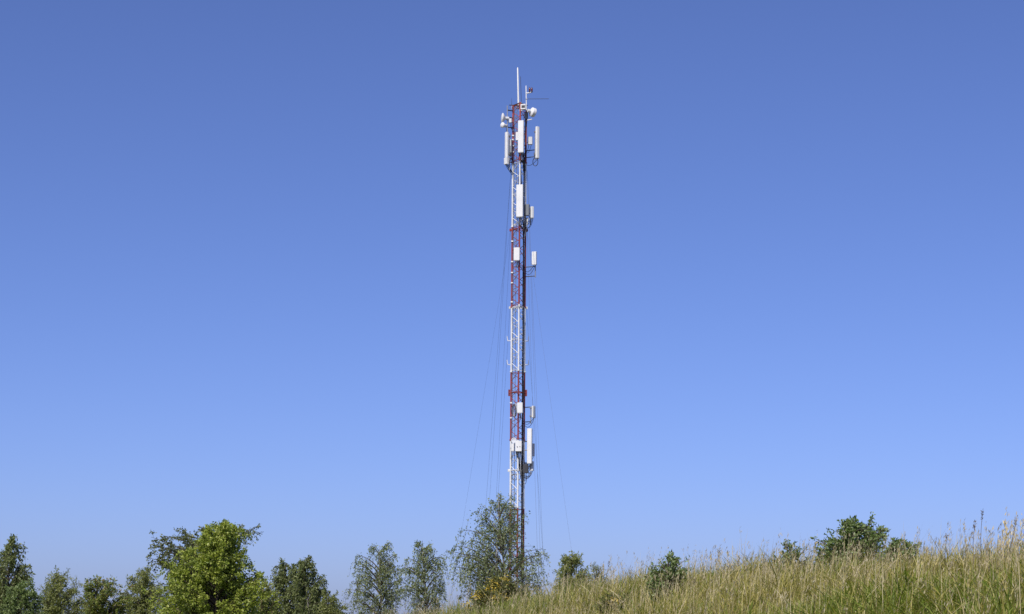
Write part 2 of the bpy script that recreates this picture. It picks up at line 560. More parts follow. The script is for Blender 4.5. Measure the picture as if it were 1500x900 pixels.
MB().tube([P(771.2, 160, -0.1), legpos(2, zp(160))], 0.03, 8).build('bracket', 'galv', bp)
bc = thing('obstruction_beacon', 'twin dark red warning lamps on the arm of the slim white pole', 'lamp', P(777.5, 135.4, -0.1))
for xx in (775.8, 779.0):
    b_ = P(xx, 135.4, -0.1)
    MB().lathe(b_, (0, 0, 1), [(0, 0.055), (0.05, 0.06), (0.06, 0.045)], 14).build('base', 'dark', bc)
    MB().lathe(b_ + Vector((0, 0, 0.06)), (0, 0, 1), [(0, 0.05), (0.1, 0.062), (0.2, 0.05), (0.25, 0.02)], 14).build('lens', 'lamp', bc)
    MB().lathe(b_ + Vector((0, 0, 0.3)), (0, 0, 1), [(0, 0.03), (0.015, 0.03)], 12).build('cap', 'dark', bc)
MB().tube([P(775.5, 135.6, -0.1), P(779.3, 135.4, -0.1)], 0.03, 8).build('crossbar', 'galv', bc)
hr = thing('horizontal_rod', 'thin dark rod reaching out level from the slim white pole', 'rod', P(771, 145, -0.1))
MB().tube([P(771, 145.2, -0.1), P(804, 145, -0.1)], 0.014, 6).build('rod', 'dark', hr)
MB().box(P(771.1, 145.2, -0.1), (0.1, 0.1, 0.08)).build('clamp', 'galv', hr)
# white housing on the mast head
cb = thing('head_box', 'white framed box with dark centre bolted to the mast head', 'box', P(766.5, 163, -0.45))
c0 = P(766.5, 157, -0.45)
MB().slab(c0, 0.36, 0.22, 0.34, R(-12), 0, 0.05, 3).build('housing', 'white', cb)
MB().slab(c0 + Matrix.Rotation(R(-12), 3, 'Z') @ Vector((0.02, -0.115, 0)), 0.22, 0.03, 0.16, R(-12), 0, 0.012, 3).build('grille', 'dark', cb)
MB().tube([c0, Vector((rl_.x, rl_.y, c0.z))], 0.03, 8).build('bracket', 'dark', cb)
MB().slab(P(763, 162, -0.42), 0.22, 0.14, 0.1, R(-12), 0, 0.03, 3).build('junction_box', 'pale', cb)


def dish(label, c, axis, r, anchor, drum=0.3, cone=False):
    c, axis = Vector(c), Vector(axis).normalized()
    root = thing('microwave_dish', label, 'dish', c, 'microwave dishes at the mast head')
    if cone:
        prof = [(0, 0.06), (0.05, r * 0.35), (0.12, r * 0.7), (0.2, r), (0.24, r), (0.25, r * 0.97)]
    else:
        prof = [(0, r * 0.3), (0.04, r * 0.8), (0.08, r), (drum, r), (drum + 0.02, r * 0.94)]
    MB().lathe(c, axis, prof, 28).build('reflector', 'white', root)
    e = prof[-1][0]
    MB().lathe(c + axis * (e - 0.005), axis, [(0, prof[-1][1]), (0.03, r * 0.75), (0.05, r * 0.35), (0.055, 0.01)], 28).build('radome', 'radome', root)
    MB().lathe(c - axis * 0.2, axis, [(0, 0.1), (0.03, 0.11), (0.205, 0.11)], 14).build('feed_unit', 'pale', root)
    MB().tube([c - axis * 0.12, Vector(anchor)], 0.035, 8).build('bracket', 'dark', root)
    MB().tube(curve_pts(c - axis * 0.18, Vector(anchor) - Vector((0, 0, 0.4)), 0.15), 0.012, 6).build('jumper_cable', 'cable', root)
    return root


dish('white drum dish beside the framed box at the right of the mast head', P(777, 163.5, -0.3), (0.75, 0.42, -0.16), 0.29, (rl_.x, rl_.y, zp(164)), 0.28)
pl = thing('dish_pole', 'slim grey pole on three dark arms holding the two left dishes', 'pole', P(743.3, 197, -0.1))
MB().tube([P(743.3, 197, -0.1), P(743.1, 155, -0.1)], 0.033, 10).build('pole', 'galv', pl)
for py in (161.5, 172, 186.5):
    MB().tube([P(743.2, py, -0.1), legpos(1, zp(py))], 0.035, 8).build('arm', 'dark', pl)
dish('white cone dish seen edge on, upper of two on the grey pole', P(741.0, 173.5, -0.15), (-1, -0.16, 0.05), 0.31, P(743.2, 172.5, -0.1), cone=True)
dish('small round white dish, lower of two on the grey pole', P(738.2, 184.0, -0.2), (-0.75, -0.65, 0.0), 0.175, P(743.2, 185, -0.1), 0.14)

# --- top tier of panel aerials
panel('panel_antenna', 'large white panel antenna on the front of the top red band', 758.3, 768.0, 177, 223.5, -0.95, R(-17), 0.17, fl_, (184, 216), 'panel antennas on the mast', (174, 228), width=0.37)
panel('panel_antenna', 'tall white panel antenna hanging off the left of the top red band', 739.2, 745.2, 194, 231, -0.3, R(-58), 0.17, ll_, (200, 226), 'panel antennas on the mast', (190, 243), width=0.24, cables=1)
panel('panel_antenna', 'tall white panel antenna standing off to the right of the top red band', 784.2, 790.2, 186, 232, -0.2, R(38), 0.17, rl_, (213, 223), 'panel antennas on the mast', (188, 228), width=0.24, cables=1)
radio('white radio unit under the left panel antenna of the top band', 738.6, 745.2, 231.5, 241, -0.3, R(-50), 0.2, 'white', ll_, fins=False)
radio('grey radio unit behind the left panel antenna of the top band', 745.6, 749.4, 205, 229, -0.1, R(-30), 0.16, 'pale', ll_)
radio('white radio unit peeping out behind the front panel antenna of the top band', 755.8, 760, 194, 206, -0.6, R(-17), 0.16, 'white', fl_)
radio('pale radio box between the mast and the right panel antenna', 773.0, 780.0, 201, 212, -0.25, R(-10), 0.18, 'pale', rl_)
lp = thing('cable_loop', 'black cable loop hanging under the right panel antenna of the top band', 'cable', P(784.5, 233, -0.2))
MB().tube(loop_pts(P(784.3, 231.5, -0.2), 0.16, 0.52, 18), 0.022, 6).build('cable', 'cable', lp)
MB().tube([P(784.4, 232.5, -0.2), P(783, 229, -0.1), P(782.4, 224, 0)], 0.02, 6).build('tail', 'cable', lp)
st = thing('short_bar', 'short white bar poking out below the right drum dish', 'bar', P(773, 176, -0.1))
MB().tube([legpos(2, zp(176.5)), P(773, 176.2, -0.1), P(778.6, 175.2, -0.2)], 0.03, 8).build('bar', 'white', st)
MB().lathe(P(778.6, 175.2, -0.2), (1, 0, 0.05), [(0, 0.04), (0.03, 0.04)], 10).build('end_cap', 'pale', st)

# --- second tier
panel('panel_antenna', 'large white panel antenna on the front of the upper white band', 755.4, 767.6, 271, 318, -0.85, R(-14), 0.2, fl_, (279, 311), 'panel antennas on the mast', (268, 323), width=0.43)
radio('dark grey radio unit beside the panel antenna of the upper white band', 768.2, 775.6, 300, 316, -0.45, R(-20), 0.22, 'grey', rl_)
panel('small_panel_antenna', 'small white panel antenna with rounded ends beside the dark grey radio', 776.6, 782.4, 303, 319.5, -0.3, R(28), 0.16, rl_, (306, 317), 'panel antennas on the mast', (297, 323), width=0.2)
# --- third tier
panel('small_panel_antenna', 'flat square white panel antenna on the front of the middle red band', 752.2, 761.8, 363, 381.5, -0.75, R(-10), 0.12, fl_, (367, 377), 'panel antennas on the mast', (361, 384), width=0.38, cables=2)
panel('small_panel_antenna', 'small white panel antenna on a pole standing off the middle red band', 778.6, 786.6, 369, 388, -0.2, R(-20), 0.17, rl_, (384, 398), 'panel antennas on the mast', (366.5, 400), width=0.3, cables=2)
# --- fourth tier
panel('small_panel_antenna', 'square off-white panel antenna on the front of the lower red band', 757.2, 766.0, 590, 605, -0.75, R(-8), 0.12, fl_, (594, 602), 'panel antennas on the mast', (588, 609), width=0.35, cables=2)
panel('small_panel_antenna', 'small white panel antenna seen from behind off the lower red band', 779.0, 784.2, 595, 612, -0.1, R(62), 0.12, rl_, (590.5, 612), 'panel antennas on the mast', (590, 615), width=0.34, cables=2)
cc = thing('cable_coil', 'coil of spare cable tied inside the lower red band', 'cable', P(753, 613, -0.45))
for q in range(4):
    cz = P(753 + 0.4 * (q % 2), 602, -0.45)
    MB().tube([cz + Vector((0.1 * math.cos(a) + 0.02 * q, 0.05 * q - 0.1, 0.4 * math.sin(a) + 0.02 * q)) for a in np.linspace(0, 2 * math.pi, 20)], 0.016, 6).build('coil', 'pale' if q % 2 else 'cable', cc)
MB().tube([P(753, 602, -0.45) + Vector((-0.08, 0, 0)), legpos(1, zp(602))], 0.02, 6).build('tie', 'cable', cc)
# --- fifth tier
radio('white two-bolt box on the front of the lower white band', 755.0, 764.4, 646, 661.5, -0.75, R(-8), 0.2, 'radome', fl_, fins=False, name='white_box')
bb = bpy.data.objects['white_box']
for xx in (757.6, 761.6):
    MB().lathe(P(xx, 654.5, -0.86), (0, -1, 0), [(0, 0.028), (0.03, 0.02)], 10).build('bolt', 'dark', bb)
dd = thing('round_reflector', 'small round grey plate behind the white two-bolt box', 'plate', P(753, 645, -0.3))
MB().lathe(P(753, 645.5, -0.3), (-0.3, -1, 0), [(0, 0.05), (0.03, 0.17), (0.05, 0.17), (0.055, 0.12), (0.03, 0.1)], 20).build('plate', 'pale', dd)
MB().tube([P(753, 645.5, -0.3), legpos(1, zp(645.5))], 0.03, 8).build('bracket', 'galv', dd)
panel('panel_antenna', 'large white panel antenna leaning out from the right of the lower white band', 771.6, 780.4, 628, 679, -0.45, R(-22), 0.2, rl_, (640, 672), 'panel antennas on the mast', (634, 690), width=0.31)
radio('pale radio unit behind the large panel antenna of the lower white band', 779.2, 783.0, 650, 668, -0.1, R(-15), 0.18, 'pale', rl_)
radio('dark radio unit below the large panel antenna of the lower white band', 766.0, 774.0, 680, 693, -0.3, R(-10), 0.2, 'dark', rl_)
radio('pale radio unit with dark base below the large panel antenna of the lower white band', 776.0, 781.6, 676, 690, -0.2, R(-20), 0.18, 'pale', rl_)
lp = thing('cable_loop', 'black cable loops dangling below the dark radio unit of the lower white band', 'cable', P(771, 693, -0.35))
for xx, yy, r_, rz in ((770.5, 692, 0.2, 0.36), (772.5, 692, 0.2, 0.28), (768.6, 695, 0.11, 0.6), (754, 694, 0.16, 0.4)):
    MB().tube(loop_pts(P(xx, yy, -0.35), r_, rz, 16), 0.017, 6).build('cable', 'cable', lp)
tb = thing('cable_tails', 'bundle of black and white cable tails below the white two-bolt box', 'cable', P(758, 663, -0.6))
for q in range(10):
    a = P(755.6 + 0.85 * q, 661.5, -0.7)
    b = Vector((fc.x - 0.05 - 0.03 * (q % 3), fc.y - 0.03, zp(682 + 2.2 * q)))
    MB().tube(curve_pts(a, b, 0.05 + 0.1 * random.random(), 10, 0.12 * (random.random() - 0.6)), 0.018, 6).build('cable', 'cable' if q % 3 else 'white', tb)

def tails(label, x0, x1, py, dy, py1, n, m2='cable', target=None):
    root = thing('cable_tails', label, 'cable', P((x0 + x1) / 2, py, dy))
    for q in range(n):
        a = P(x0 + (x1 - x0) * (q + 0.5) / n, py, dy)
        tx = target or fc
        b = Vector((tx.x + 0.03 * (q % 3 - 1), tx.y - 0.03, zp(py1 + 2.0 * q)))
        MB().tube(curve_pts(a, b, 0.04 + 0.12 * random.random(), 10, 0.16 * (random.random() - 0.5)), 0.017, 6).build('cable', m2 if q % 3 == 2 else 'cable', root)


tails('tangle of cable tails below the panel antenna of the upper white band', 757, 775, 319, -0.55, 334, 9, 'white')
tails('tangle of black cable tails below the front panel antenna of the top band', 759, 769, 224.5, -0.8, 240, 7)
tails('black cable tails below the left panel antenna of the top band', 741, 746, 242, -0.25, 250, 4, 'cable', ll_)
radio('dark filter box between the left leg and the left panel antenna of the top band', 746.6, 750.2, 214, 224, -0.35, R(-25), 0.14, 'grey', ll_, name='filter_box')
radio('pale filter box behind the two dishes at the left of the top band', 745.8, 750.0, 174, 180, -0.2, R(-20), 0.14, 'pale', ll_, name='filter_box')
radio('dark filter box behind the right drum dish of the mast head', 768.6, 773.4, 166, 174, 0.05, R(-10), 0.16, 'grey', rl_, name='filter_box')
radio('pale filter box below the dark grey radio of the upper white band', 769, 773.6, 320, 329, -0.3, R(-15), 0.14, 'pale', rl_, name='filter_box')
radio('white filter box on the left leg beside the white two-bolt box', 749.2, 753.6, 650, 661, -0.35, R(-25), 0.14, 'white', ll_, name='filter_box')

# ------------------------------------------------------------------ vegetation
def leaf_mesh(pos, axis, ln, wd_):
    """folded diamond leaves: pos (n,3), axis (n,3), ln, wd_ (n,)"""
    n = len(pos)
    axis = axis / np.maximum(np.linalg.norm(axis, axis=1, keepdims=True), 1e-6)
    b = rng.normal(size=(n, 3))
    b -= axis * np.sum(b * axis, 1, keepdims=True)
    b /= np.maximum(np.linalg.norm(b, axis=1, keepdims=True), 1e-6)
    c = np.cross(axis, b)
    ln, wd_ = ln[:, None], wd_[:, None]
    fold = 0.25 * wd_
    v = np.stack([pos, pos + axis * ln * 0.42 + b * wd_ * 0.5 + c * fold, pos + axis * ln, pos + axis * ln * 0.42 - b * wd_ * 0.5 + c * fold], 1).reshape(-1, 3)
    k = np.arange(n)[:, None] * 4
    return v, np.concatenate([k + [0, 1, 2], k + [0, 2, 3]], 0)


def bez(a, b, c, n):
    u = np.linspace(0, 1, n)[:, None]
    return (1 - u) ** 2 * a + 2 * u * (1 - u) * b + u ** 2 * c


def tubes_np(paths, seg=5):
    """many tapered tubes in one mesh; paths: list of (points (n,3), r0, r1)"""
    V, Q, off = [], [], 0
    an = np.arange(seg) * 2 * math.pi / seg
    ca, sa = np.cos(an), np.sin(an)
    for pts, r0, r1 in paths:
        n = len(pts)
        t = np.gradient(pts, axis=0)
        t /= np.maximum(np.linalg.norm(t, axis=1, keepdims=True), 1e-6)
        ref = np.where(np.abs(t[:, 2:3]) > 0.9, [[1.0, 0, 0]], [[0, 0, 1.0]])
        a = np.cross(t, ref)
        a /= np.maximum(np.linalg.norm(a, axis=1, keepdims=True), 1e-6)
        b = np.cross(t, a)
        rr = np.linspace(r0, r1, n)[:, None, None]
        V.append((pts[:, None, :] + rr * (a[:, None, :] * ca[None, :, None] + b[:, None, :] * sa[None, :, None])).reshape(-1, 3))
        i, k = np.meshgrid(np.arange(n - 1), np.arange(seg), indexing='ij')
        q = np.stack([i * seg + k, i * seg + (k + 1) % seg, (i + 1) * seg + (k + 1) % seg, (i + 1) * seg + k], -1).reshape(-1, 4)
        Q.append(q + off)
        off += n * seg
    return np.concatenate(V), np.concatenate(Q)


def tree(name, label, cat, Y, prof, leaf, bark='bark', limbs=60, twigs=12, nleaf=22, lsize=0.065, aspect=0.5, droop=0.5, rise=0.35,
         trunk_r=0.05, trunk_px=None, twig_len=0.26, group=None, top_lean=0.0, flowers=None, stems=1, depth=1.0, spread=0.055, hang=0.0):
    """prof: crown outline in the photo as (y, left, right); turned into metres at distance Y"""
    zz, xl, xr = [], [], []
    for py, a, b in prof:
        pa, pb = at(a, py, Y), at(b, py, Y)
        zz.append(pa.z); xl.append(pa.x); xr.append(pb.x)
    zz, xl, xr = np.array(zz)[::-1], np.array(xl)[::-1], np.array(xr)[::-1]
    cxm = at(trunk_px, 900, Y).x if trunk_px else float(np.mean((xl + xr) / 2))
    gz = float(ground_z(cxm, Y)) - 0.04
    ztop, zbot = zz[-1], max(zz[0], gz + 0.1)
    root = thing(name, label, cat, (cxm, Y, gz), group)
    H = ztop - gz
    xtop = (xl[-1] + xr[-1]) / 2
    paths, tpaths, LP, LA, tips = [], [], [], [], []
    def trunk_at(z, k=0):
        u = np.clip((z - gz) / H, 0, 1)
        w = 0.03 * H * math.sin(u * 5 + k * 2) * u
        return np.array([cxm + (xtop - cxm) * u ** 1.4 + w, Y + 0.02 * H * math.sin(u * 4 + 1 + k), z])
    for k in range(stems):
        f = 1.0 if k == 0 else random.uniform(0.75, 0.95)
        tp = np.array([trunk_at(z, k * 1.3) for z in np.linspace(gz, gz + H * 0.97 * f, 16)])
        if k:
            tp[:, 0] += np.linspace(0.02 * k, random.uniform(-0.35, 0.35) * (xr.max() - xl.min()) * 0.5, 16)
        tpaths.append((tp, trunk_r * (1 if k == 0 else 0.8), 0.006))
    zg = np.linspace(zbot, ztop, 60)
    wg = np.cumsum(np.interp(zg, zz, xr - xl) + 0.3 * np.mean(xr - xl))
    wg = (wg - wg[0]) / (wg[-1] - wg[0])
    for i in range(limbs):
        u = (i + random.random()) / limbs
        z = float(np.interp(u, wg, zg))
        a, b = np.interp(z, zz, xl), np.interp(z, zz, xr)
        cx, hw = (a + b) / 2, (b - a) / 2
        az = i * 2.39996 + random.uniform(-0.5, 0.5)
        rr = math.sqrt(random.uniform(0.15, 1.0)) * random.choice((0.85, 0.95, 1.0, 1.0, 1.08, 1.2))
        z += random.uniform(-0.025, 0.03) * H * (u < 0.85)
        meanw = np.mean(xr - xl) / 2
        tip = np.array([cx + hw * rr * math.cos(az), Y + (0.5 * hw + 0.5 * meanw) * depth * rr * math.sin(az), z])
        dist = math.hypot(tip[0] - cxm, tip[1] - Y)
        zs_ = max(gz + 0.12 * H, z - rise * (dist + 0.25 * hw + 0.1) - random.random() * 0.08 * H)
        st_ = trunk_at(min(zs_, ztop - 0.05))
        mid = (st_ + tip) / 2 + np.array([random.uniform(-.1, .1) * hw, random.uniform(-.1, .1) * hw, droop * 0.45 * dist])
        pts = bez(st_, mid, tip, 9)
        ln = np.linalg.norm(np.diff(pts, axis=0), axis=1).sum()
        paths.append((pts, min(trunk_r * 0.5, 0.012 + 0.012 * ln), 0.003))
        tips.append(tip)
        out = tip - np.array([cxm, Y, z - 0.15])
        out /= max(np.linalg.norm(out), 1e-3)
        nt_ = max(4, int(twigs * (0.6 + 0.8 * random.random())))
        for j in range(nt_):
            f = 0.3 + 0.7 * (j + random.random()) / nt_
            q = f * 8
            i0 = min(7, int(q))
            p0 = pts[i0] + (pts[i0 + 1] - pts[i0]) * (q - i0)
            d = rng.normal(size=3) * 0.8 + out * 0.8
            d[2] += 0.15
            d /= np.linalg.norm(d)
            tl = min(twig_len, 0.5 * hw + 0.07) * random.uniform(0.45, 1.25)
            p2 = p0 + d * tl * (1 - 0.3 * hang) + np.array([0, 0, -(droop * 0.9 + hang * 0.55) * tl])
            tw = bez(p0, p0 + d * tl * 0.6 + np.array([0, 0, 0.1 * tl]), p2, 4)
            paths.append((tw, 0.0035, 0.0018))
            m_ = max(3, int(nleaf * random.uniform(0.6, 1.4)))
            uu = rng.uniform(0.12, 1.02, m_) * 3
            k0 = np.minimum(uu.astype(int), 2)
            lp_ = tw[k0] + (tw[k0 + 1] - tw[k0]) * (uu - k0)[:, None]
            lp_ += rng.normal(size=(m_, 3)) * spread * twig_len * 2
            ax = rng.normal(size=(m_, 3)) * 0.75 + d * 0.55 + np.array([0, 0, -droop * 1.1])
            LP.append(lp_); LA.append(ax)
    LP, LA = np.concatenate(LP), np.concatenate(LA)
    keep = LP[:, 2] > gz + 0.1
    LP, LA = LP[keep], LA[keep]
    ls = lsize * rng.uniform(0.6, 1.25, len(LP))
    v, t = tubes_np(tpaths, 9)
    o = np_mesh('trunk', v, t, M[bark], root)
    o.data.polygons.foreach_set('use_smooth', [True] * len(o.data.polygons))
    v, t = tubes_np(paths, 4)
    np_mesh('limbs', v, t, M['bark' if bark == 'bark' else 'bark'], root, 'stuff')
    v, t = leaf_mesh(LP, LA, ls, ls * aspect * rng.uniform(0.8, 1.2, len(ls)))
    np_mesh('crown', v, t, L[leaf], root, 'stuff')
    if flowers:
        tips = np.array(tips)
        zc = np.array([np.interp(p[2], [zbot, ztop], [0, 1]) for p in tips])
        sel = tips[(zc > 0.3) & (tips[:, 1] < Y + 0.1)]
        sel = sel[rng.random(len(sel)) < flowers]
        fp = (sel[:, None, :] + rng.normal(size=(len(sel), 70, 3)) * [0.05, 0.05, 0.035]).reshape(-1, 3)
        fl = rng.uniform(0.015, 0.032, len(fp))
        v, t = leaf_mesh(fp, rng.normal(size=fp.shape), fl, fl * 0.8)
        np_mesh('blossom', v, t, L['flower'], root, 'stuff')
    return root


BIRCH = dict(bark='birch_bark', droop=0.75, aspect=0.5, hang=1.0, spread=0.04)
tree('birch_tree', 'tall loose birch with drooping grey-green twigs in front of the mast foot', 'tree', 60,
     [(716, 733, 744), (726, 722, 756), (738, 704, 774), (754, 690, 778), (768, 680, 768), (784, 662, 766), (796, 634, 788), (812, 634, 812), (832, 640, 816), (855, 652, 804), (880, 676, 784), (905, 682, 776), (960, 700, 764)],
     'birch', limbs=96, twigs=13, nleaf=18, lsize=0.07, trunk_px=738, twig_len=0.5, trunk_r=0.075, group='young birches', stems=2, **BIRCH)
tree('birch_tree', 'airy young birch with a rounded top between two gaps of sky', 'tree', 64,
     [(793, 556, 570), (802, 540, 582), (815, 523, 590), (836, 508, 598), (870, 504, 602), (895, 510, 594), (950, 520, 585)],
     'birch', limbs=74, twigs=10, nleaf=18, lsize=0.065, trunk_px=553, twig_len=0.4, group='young birches', stems=3, **BIRCH)
tree('birch_tree', 'slender young birch beside the tall birch of the mast foot', 'tree', 62,
     [(788, 616, 634), (799, 602, 645), (818, 592, 653), (860, 584, 660), (885, 588, 656), (950, 600, 642)],
     'birch', limbs=60, twigs=10, nleaf=18, lsize=0.065, trunk_px=624, twig_len=0.38, group='young birches', stems=2, **BIRCH)
tree('birch_tree', 'dense pointed birch with dark leaves leaning on the bright green tree', 'tree', 58,
     [(818, 414, 433), (829, 402, 442), (846, 392, 448), (872, 386, 454), (900, 382, 460), (950, 390, 455)],
     'birch2', limbs=76, twigs=11, nleaf=22, lsize=0.07, trunk_px=424, twig_len=0.27, group='young birches', stems=2, **BIRCH)
tree('birch_tree', 'dense pointed birch with a low bushy skirt on its open side', 'tree', 57,
     [(814, 443, 460), (826, 433, 469), (846, 428, 476), (870, 424, 488), (886, 420, 502), (950, 425, 498)],
     'birch2', limbs=80, twigs=11, nleaf=22, lsize=0.07, trunk_px=453, twig_len=0.27, group='young birches', stems=2, **BIRCH)
tree('birch_tree', 'dark birch with a crooked leaning tip at the open end of the tree row', 'tree', 50,
     [(785, 14, 31), (798, 0, 36), (820, -18, 40), (836, -28, 50), (860, -34, 44), (880, -32, 34), (950, -22, 34)],
     'birch2', limbs=66, twigs=12, nleaf=22, lsize=0.07, trunk_px=5, twig_len=0.28, group='young birches', stems=2, **BIRCH)
tree('leafy_bush', 'low dark bush at the foot of the dark leaning birch', 'bush', 47.5,
     [(854, 24, 42), (866, 8, 58), (895, -8, 66), (950, 0, 60)], 'elder', limbs=75, twigs=10, nleaf=20, lsize=0.06, twig_len=0.2, droop=0.2, stems=3)
tree('willow_bush', 'feathery yellowish green willow bush between two darker bushes', 'bush', 50,
     [(834, 86, 94), (848, 70, 108), (866, 58, 118), (890, 48, 128), (950, 50, 125)], 'willow', limbs=84, twigs=11, nleaf=22, lsize=0.07, aspect=0.3, twig_len=0.24, droop=0.1, rise=0.9, stems=4)
tree('leafy_bush', 'broad dark green bush with reddish shoot tips', 'bush', 52,
     [(847, 132, 164), (857, 118, 180), (872, 110, 192), (895, 106, 198), (950, 110, 192)], 'oak', limbs=105, twigs=10, nleaf=20, lsize=0.065, twig_len=0.2, droop=0.1, rise=0.7, stems=4)
tree('willow_bush', 'pale feathery bush half hidden by the bright green tree', 'bush', 54,
     [(833, 206, 220), (850, 190, 232), (870, 176, 240), (950, 178, 240)], 'willow', limbs=80, twigs=11, nleaf=20, lsize=0.07, aspect=0.35, twig_len=0.24, droop=0.4, stems=3)
tree('broadleaf_tree', 'dull grey-green tree sweeping a bough out behind the bright green tree', 'tree', 52,
     [(764, 340, 350), (772, 318, 366), (778, 250, 368), (788, 220, 369), (799, 186, 370), (808, 192, 368), (822, 210, 362), (845, 235, 355), (950, 250, 340)],
     'ash', limbs=135, twigs=12, nleaf=21, lsize=0.075, trunk_px=288, twig_len=0.25, droop=0.3, trunk_r=0.06)
tree('broadleaf_tree', 'broad bright yellow-green tree, the fullest crown in the row', 'tree', 45,
     [(761, 318, 334), (772, 304, 350), (786, 292, 358), (802, 276, 360), (820, 254, 362), (838, 238, 386), (858, 220, 392), (880, 210, 396), (905, 206, 396), (950, 214, 386)],
     'lime', limbs=190, twigs=12, nleaf=26, lsize=0.06, aspect=0.62, trunk_px=310, twig_len=0.25, droop=0.35, trunk_r=0.07, stems=3)
tree('leafy_bush', 'low green shrub filling the gap below the two pointed birches', 'bush', 54,
     [(868, 478, 492), (880, 464, 506), (898, 456, 512), (950, 460, 508)], 'willow', limbs=48, twigs=9, nleaf=18, lsize=0.06, twig_len=0.2, droop=0.2, rise=0.7, stems=3)
tree('leafy_bush', 'low dark shrub tucked between the bright green tree and the pointed birches', 'bush', 50,
     [(846, 378, 392), (862, 366, 404), (890, 360, 412), (950, 365, 408)], 'oak', limbs=55, twigs=9, nleaf=18, lsize=0.06, twig_len=0.2, droop=0.2, rise=0.7, stems=3)
tree('willow_bush', 'rounded grey-green bush rising behind the crest next to the tall birch', 'bush', 44,
     [(812, 832, 846), (822, 822, 856), (838, 813, 864), (855, 812, 872), (880, 812, 884), (910, 815, 878)], 'willow', limbs=66, twigs=11, nleaf=22, lsize=0.065, aspect=0.35, twig_len=0.2, droop=0.2, stems=4)
tree('willow_bush', 'thin wispy grey bush trailing off among the grass tips of the crest', 'bush', 40,
     [(828, 872, 882), (838, 862, 892), (855, 858, 895), (880, 862, 890)], 'willow', limbs=26, twigs=7, nleaf=10, lsize=0.05, aspect=0.3, twig_len=0.2, droop=0.2, stems=3)
tree('leafy_bush', 'rounded dark green bush standing highest on the crest', 'bush', 22.5,
     [(762, 1236, 1268), (770, 1222, 1290), (780, 1200, 1304), (791, 1186, 1308), (806, 1180, 1306), (825, 1182, 1296), (850, 1200, 1280)], 'elder', limbs=84, twigs=10, nleaf=12, lsize=0.042, aspect=0.6, trunk_px=1245, twig_len=0.12, droop=0.2, trunk_r=0.02, stems=4)
tree('leafy_bush', 'low dark green bush next to the rounded bush on the crest', 'bush', 20.5,
     [(794, 1306, 1336), (803, 1292, 1346), (820, 1288, 1358), (845, 1292, 1355)], 'elder', limbs=44, twigs=8, nleaf=11, lsize=0.038, aspect=0.6, twig_len=0.09, droop=0.2, trunk_r=0.014, stems=4)
tree('sapling', 'small spiky sapling rising out of the crest grass', 'sapling', 23,
     [(797, 1153, 1158), (806, 1145, 1168), (814, 1128, 1192), (828, 1116, 1208), (850, 1125, 1195)], 'elder', limbs=48, twigs=6, nleaf=9, lsize=0.036, aspect=0.5, trunk_px=1156, twig_len=0.09, droop=0.1, trunk_r=0.012)
tree('sapling', 'leafy young sapling growing in the grass half way down the crest', 'sapling', 22.5,
     [(814, 979, 987), (828, 966, 1004), (842, 952, 1006), (858, 946, 996), (875, 950, 984), (895, 956, 976)], 'elder', limbs=44, twigs=7, nleaf=9, lsize=0.042, aspect=0.5, trunk_px=970, twig_len=0.13, droop=0.1, trunk_r=0.014, stems=3)
tree('flowering_weed', 'large clump of yellow flowering weeds below the tall birch', 'plant', 30,
     [(848, 722, 750), (860, 698, 768), (878, 686, 778), (910, 692, 772)], 'weed', limbs=115, twigs=8, nleaf=16, lsize=0.05, aspect=0.35, twig_len=0.12, droop=0.1, rise=1.0, trunk_r=0.012, flowers=0.28, stems=6, group='yellow flowering weeds')
tree('flowering_weed', 'small clump of yellow flowering weeds low on the grass slope', 'plant', 22,
     [(872, 892, 908), (882, 878, 922), (905, 878, 920)], 'weed', limbs=44, twigs=7, nleaf=13, lsize=0.04, aspect=0.35, twig_len=0.09, droop=0.1, rise=1.0, trunk_r=0.01, flowers=0.1, stems=5, group='yellow flowering weeds')


# ------------------------------------------------------------------ grass
def blades(x, y, h, w, lean, az, curl, seg=3):
    """curved tapering blades rooted on the ground"""
    n = len(x)
    z = ground_z(x, y) - 0.02
    dirx, diry = np.cos(az), np.sin(az)
    fa = az + np.pi / 2 + rng.normal(size=n) * 0.6
    sx, sy = np.cos(fa) * w * 0.5, np.sin(fa) * w * 0.5
    V = np.zeros((n, 2 * seg + 1, 3), np.float32)
    for k in range(seg + 1):
        u = k / seg
        b = h * (lean * u + curl * u ** 2.2)
        px, py_, pz = x + dirx * b, y + diry * b, z + h * (u - 0.42 * curl * u ** 2.6)
        t = 1 - 0.55 * u
        if k < seg:
            V[:, 2 * k] = np.stack([px - sx * t, py_ - sy * t, pz], 1)
            V[:, 2 * k + 1] = np.stack([px + sx * t, py_ + sy * t, pz], 1)
        else:
            V[:, 2 * k] = np.stack([px, py_, pz], 1)
    tr = []
    for k in range(seg - 1):
        tr += [[2 * k, 2 * k + 1, 2 * k + 3], [2 * k, 2 * k + 3, 2 * k + 2]]
    tr.append([2 * seg - 2, 2 * seg - 1, 2 * seg])
    T = (np.arange(n)[:, None, None] * (2 * seg + 1) + np.array(tr)[None]).reshape(-1, 3)
    return V.reshape(-1, 3), T, V[:, 2 * seg], np.stack([dirx, diry], 1)


def noise2(x, y, s):
    return (np.sin(x * 1.7 * s + 2.1 * np.sin(y * 1.1 * s)) + np.sin(y * 1.9 * s + 1.7 * np.sin(x * 1.3 * s + 2)) + np.sin((x + y) * 0.9 * s + 1.3)) / 3


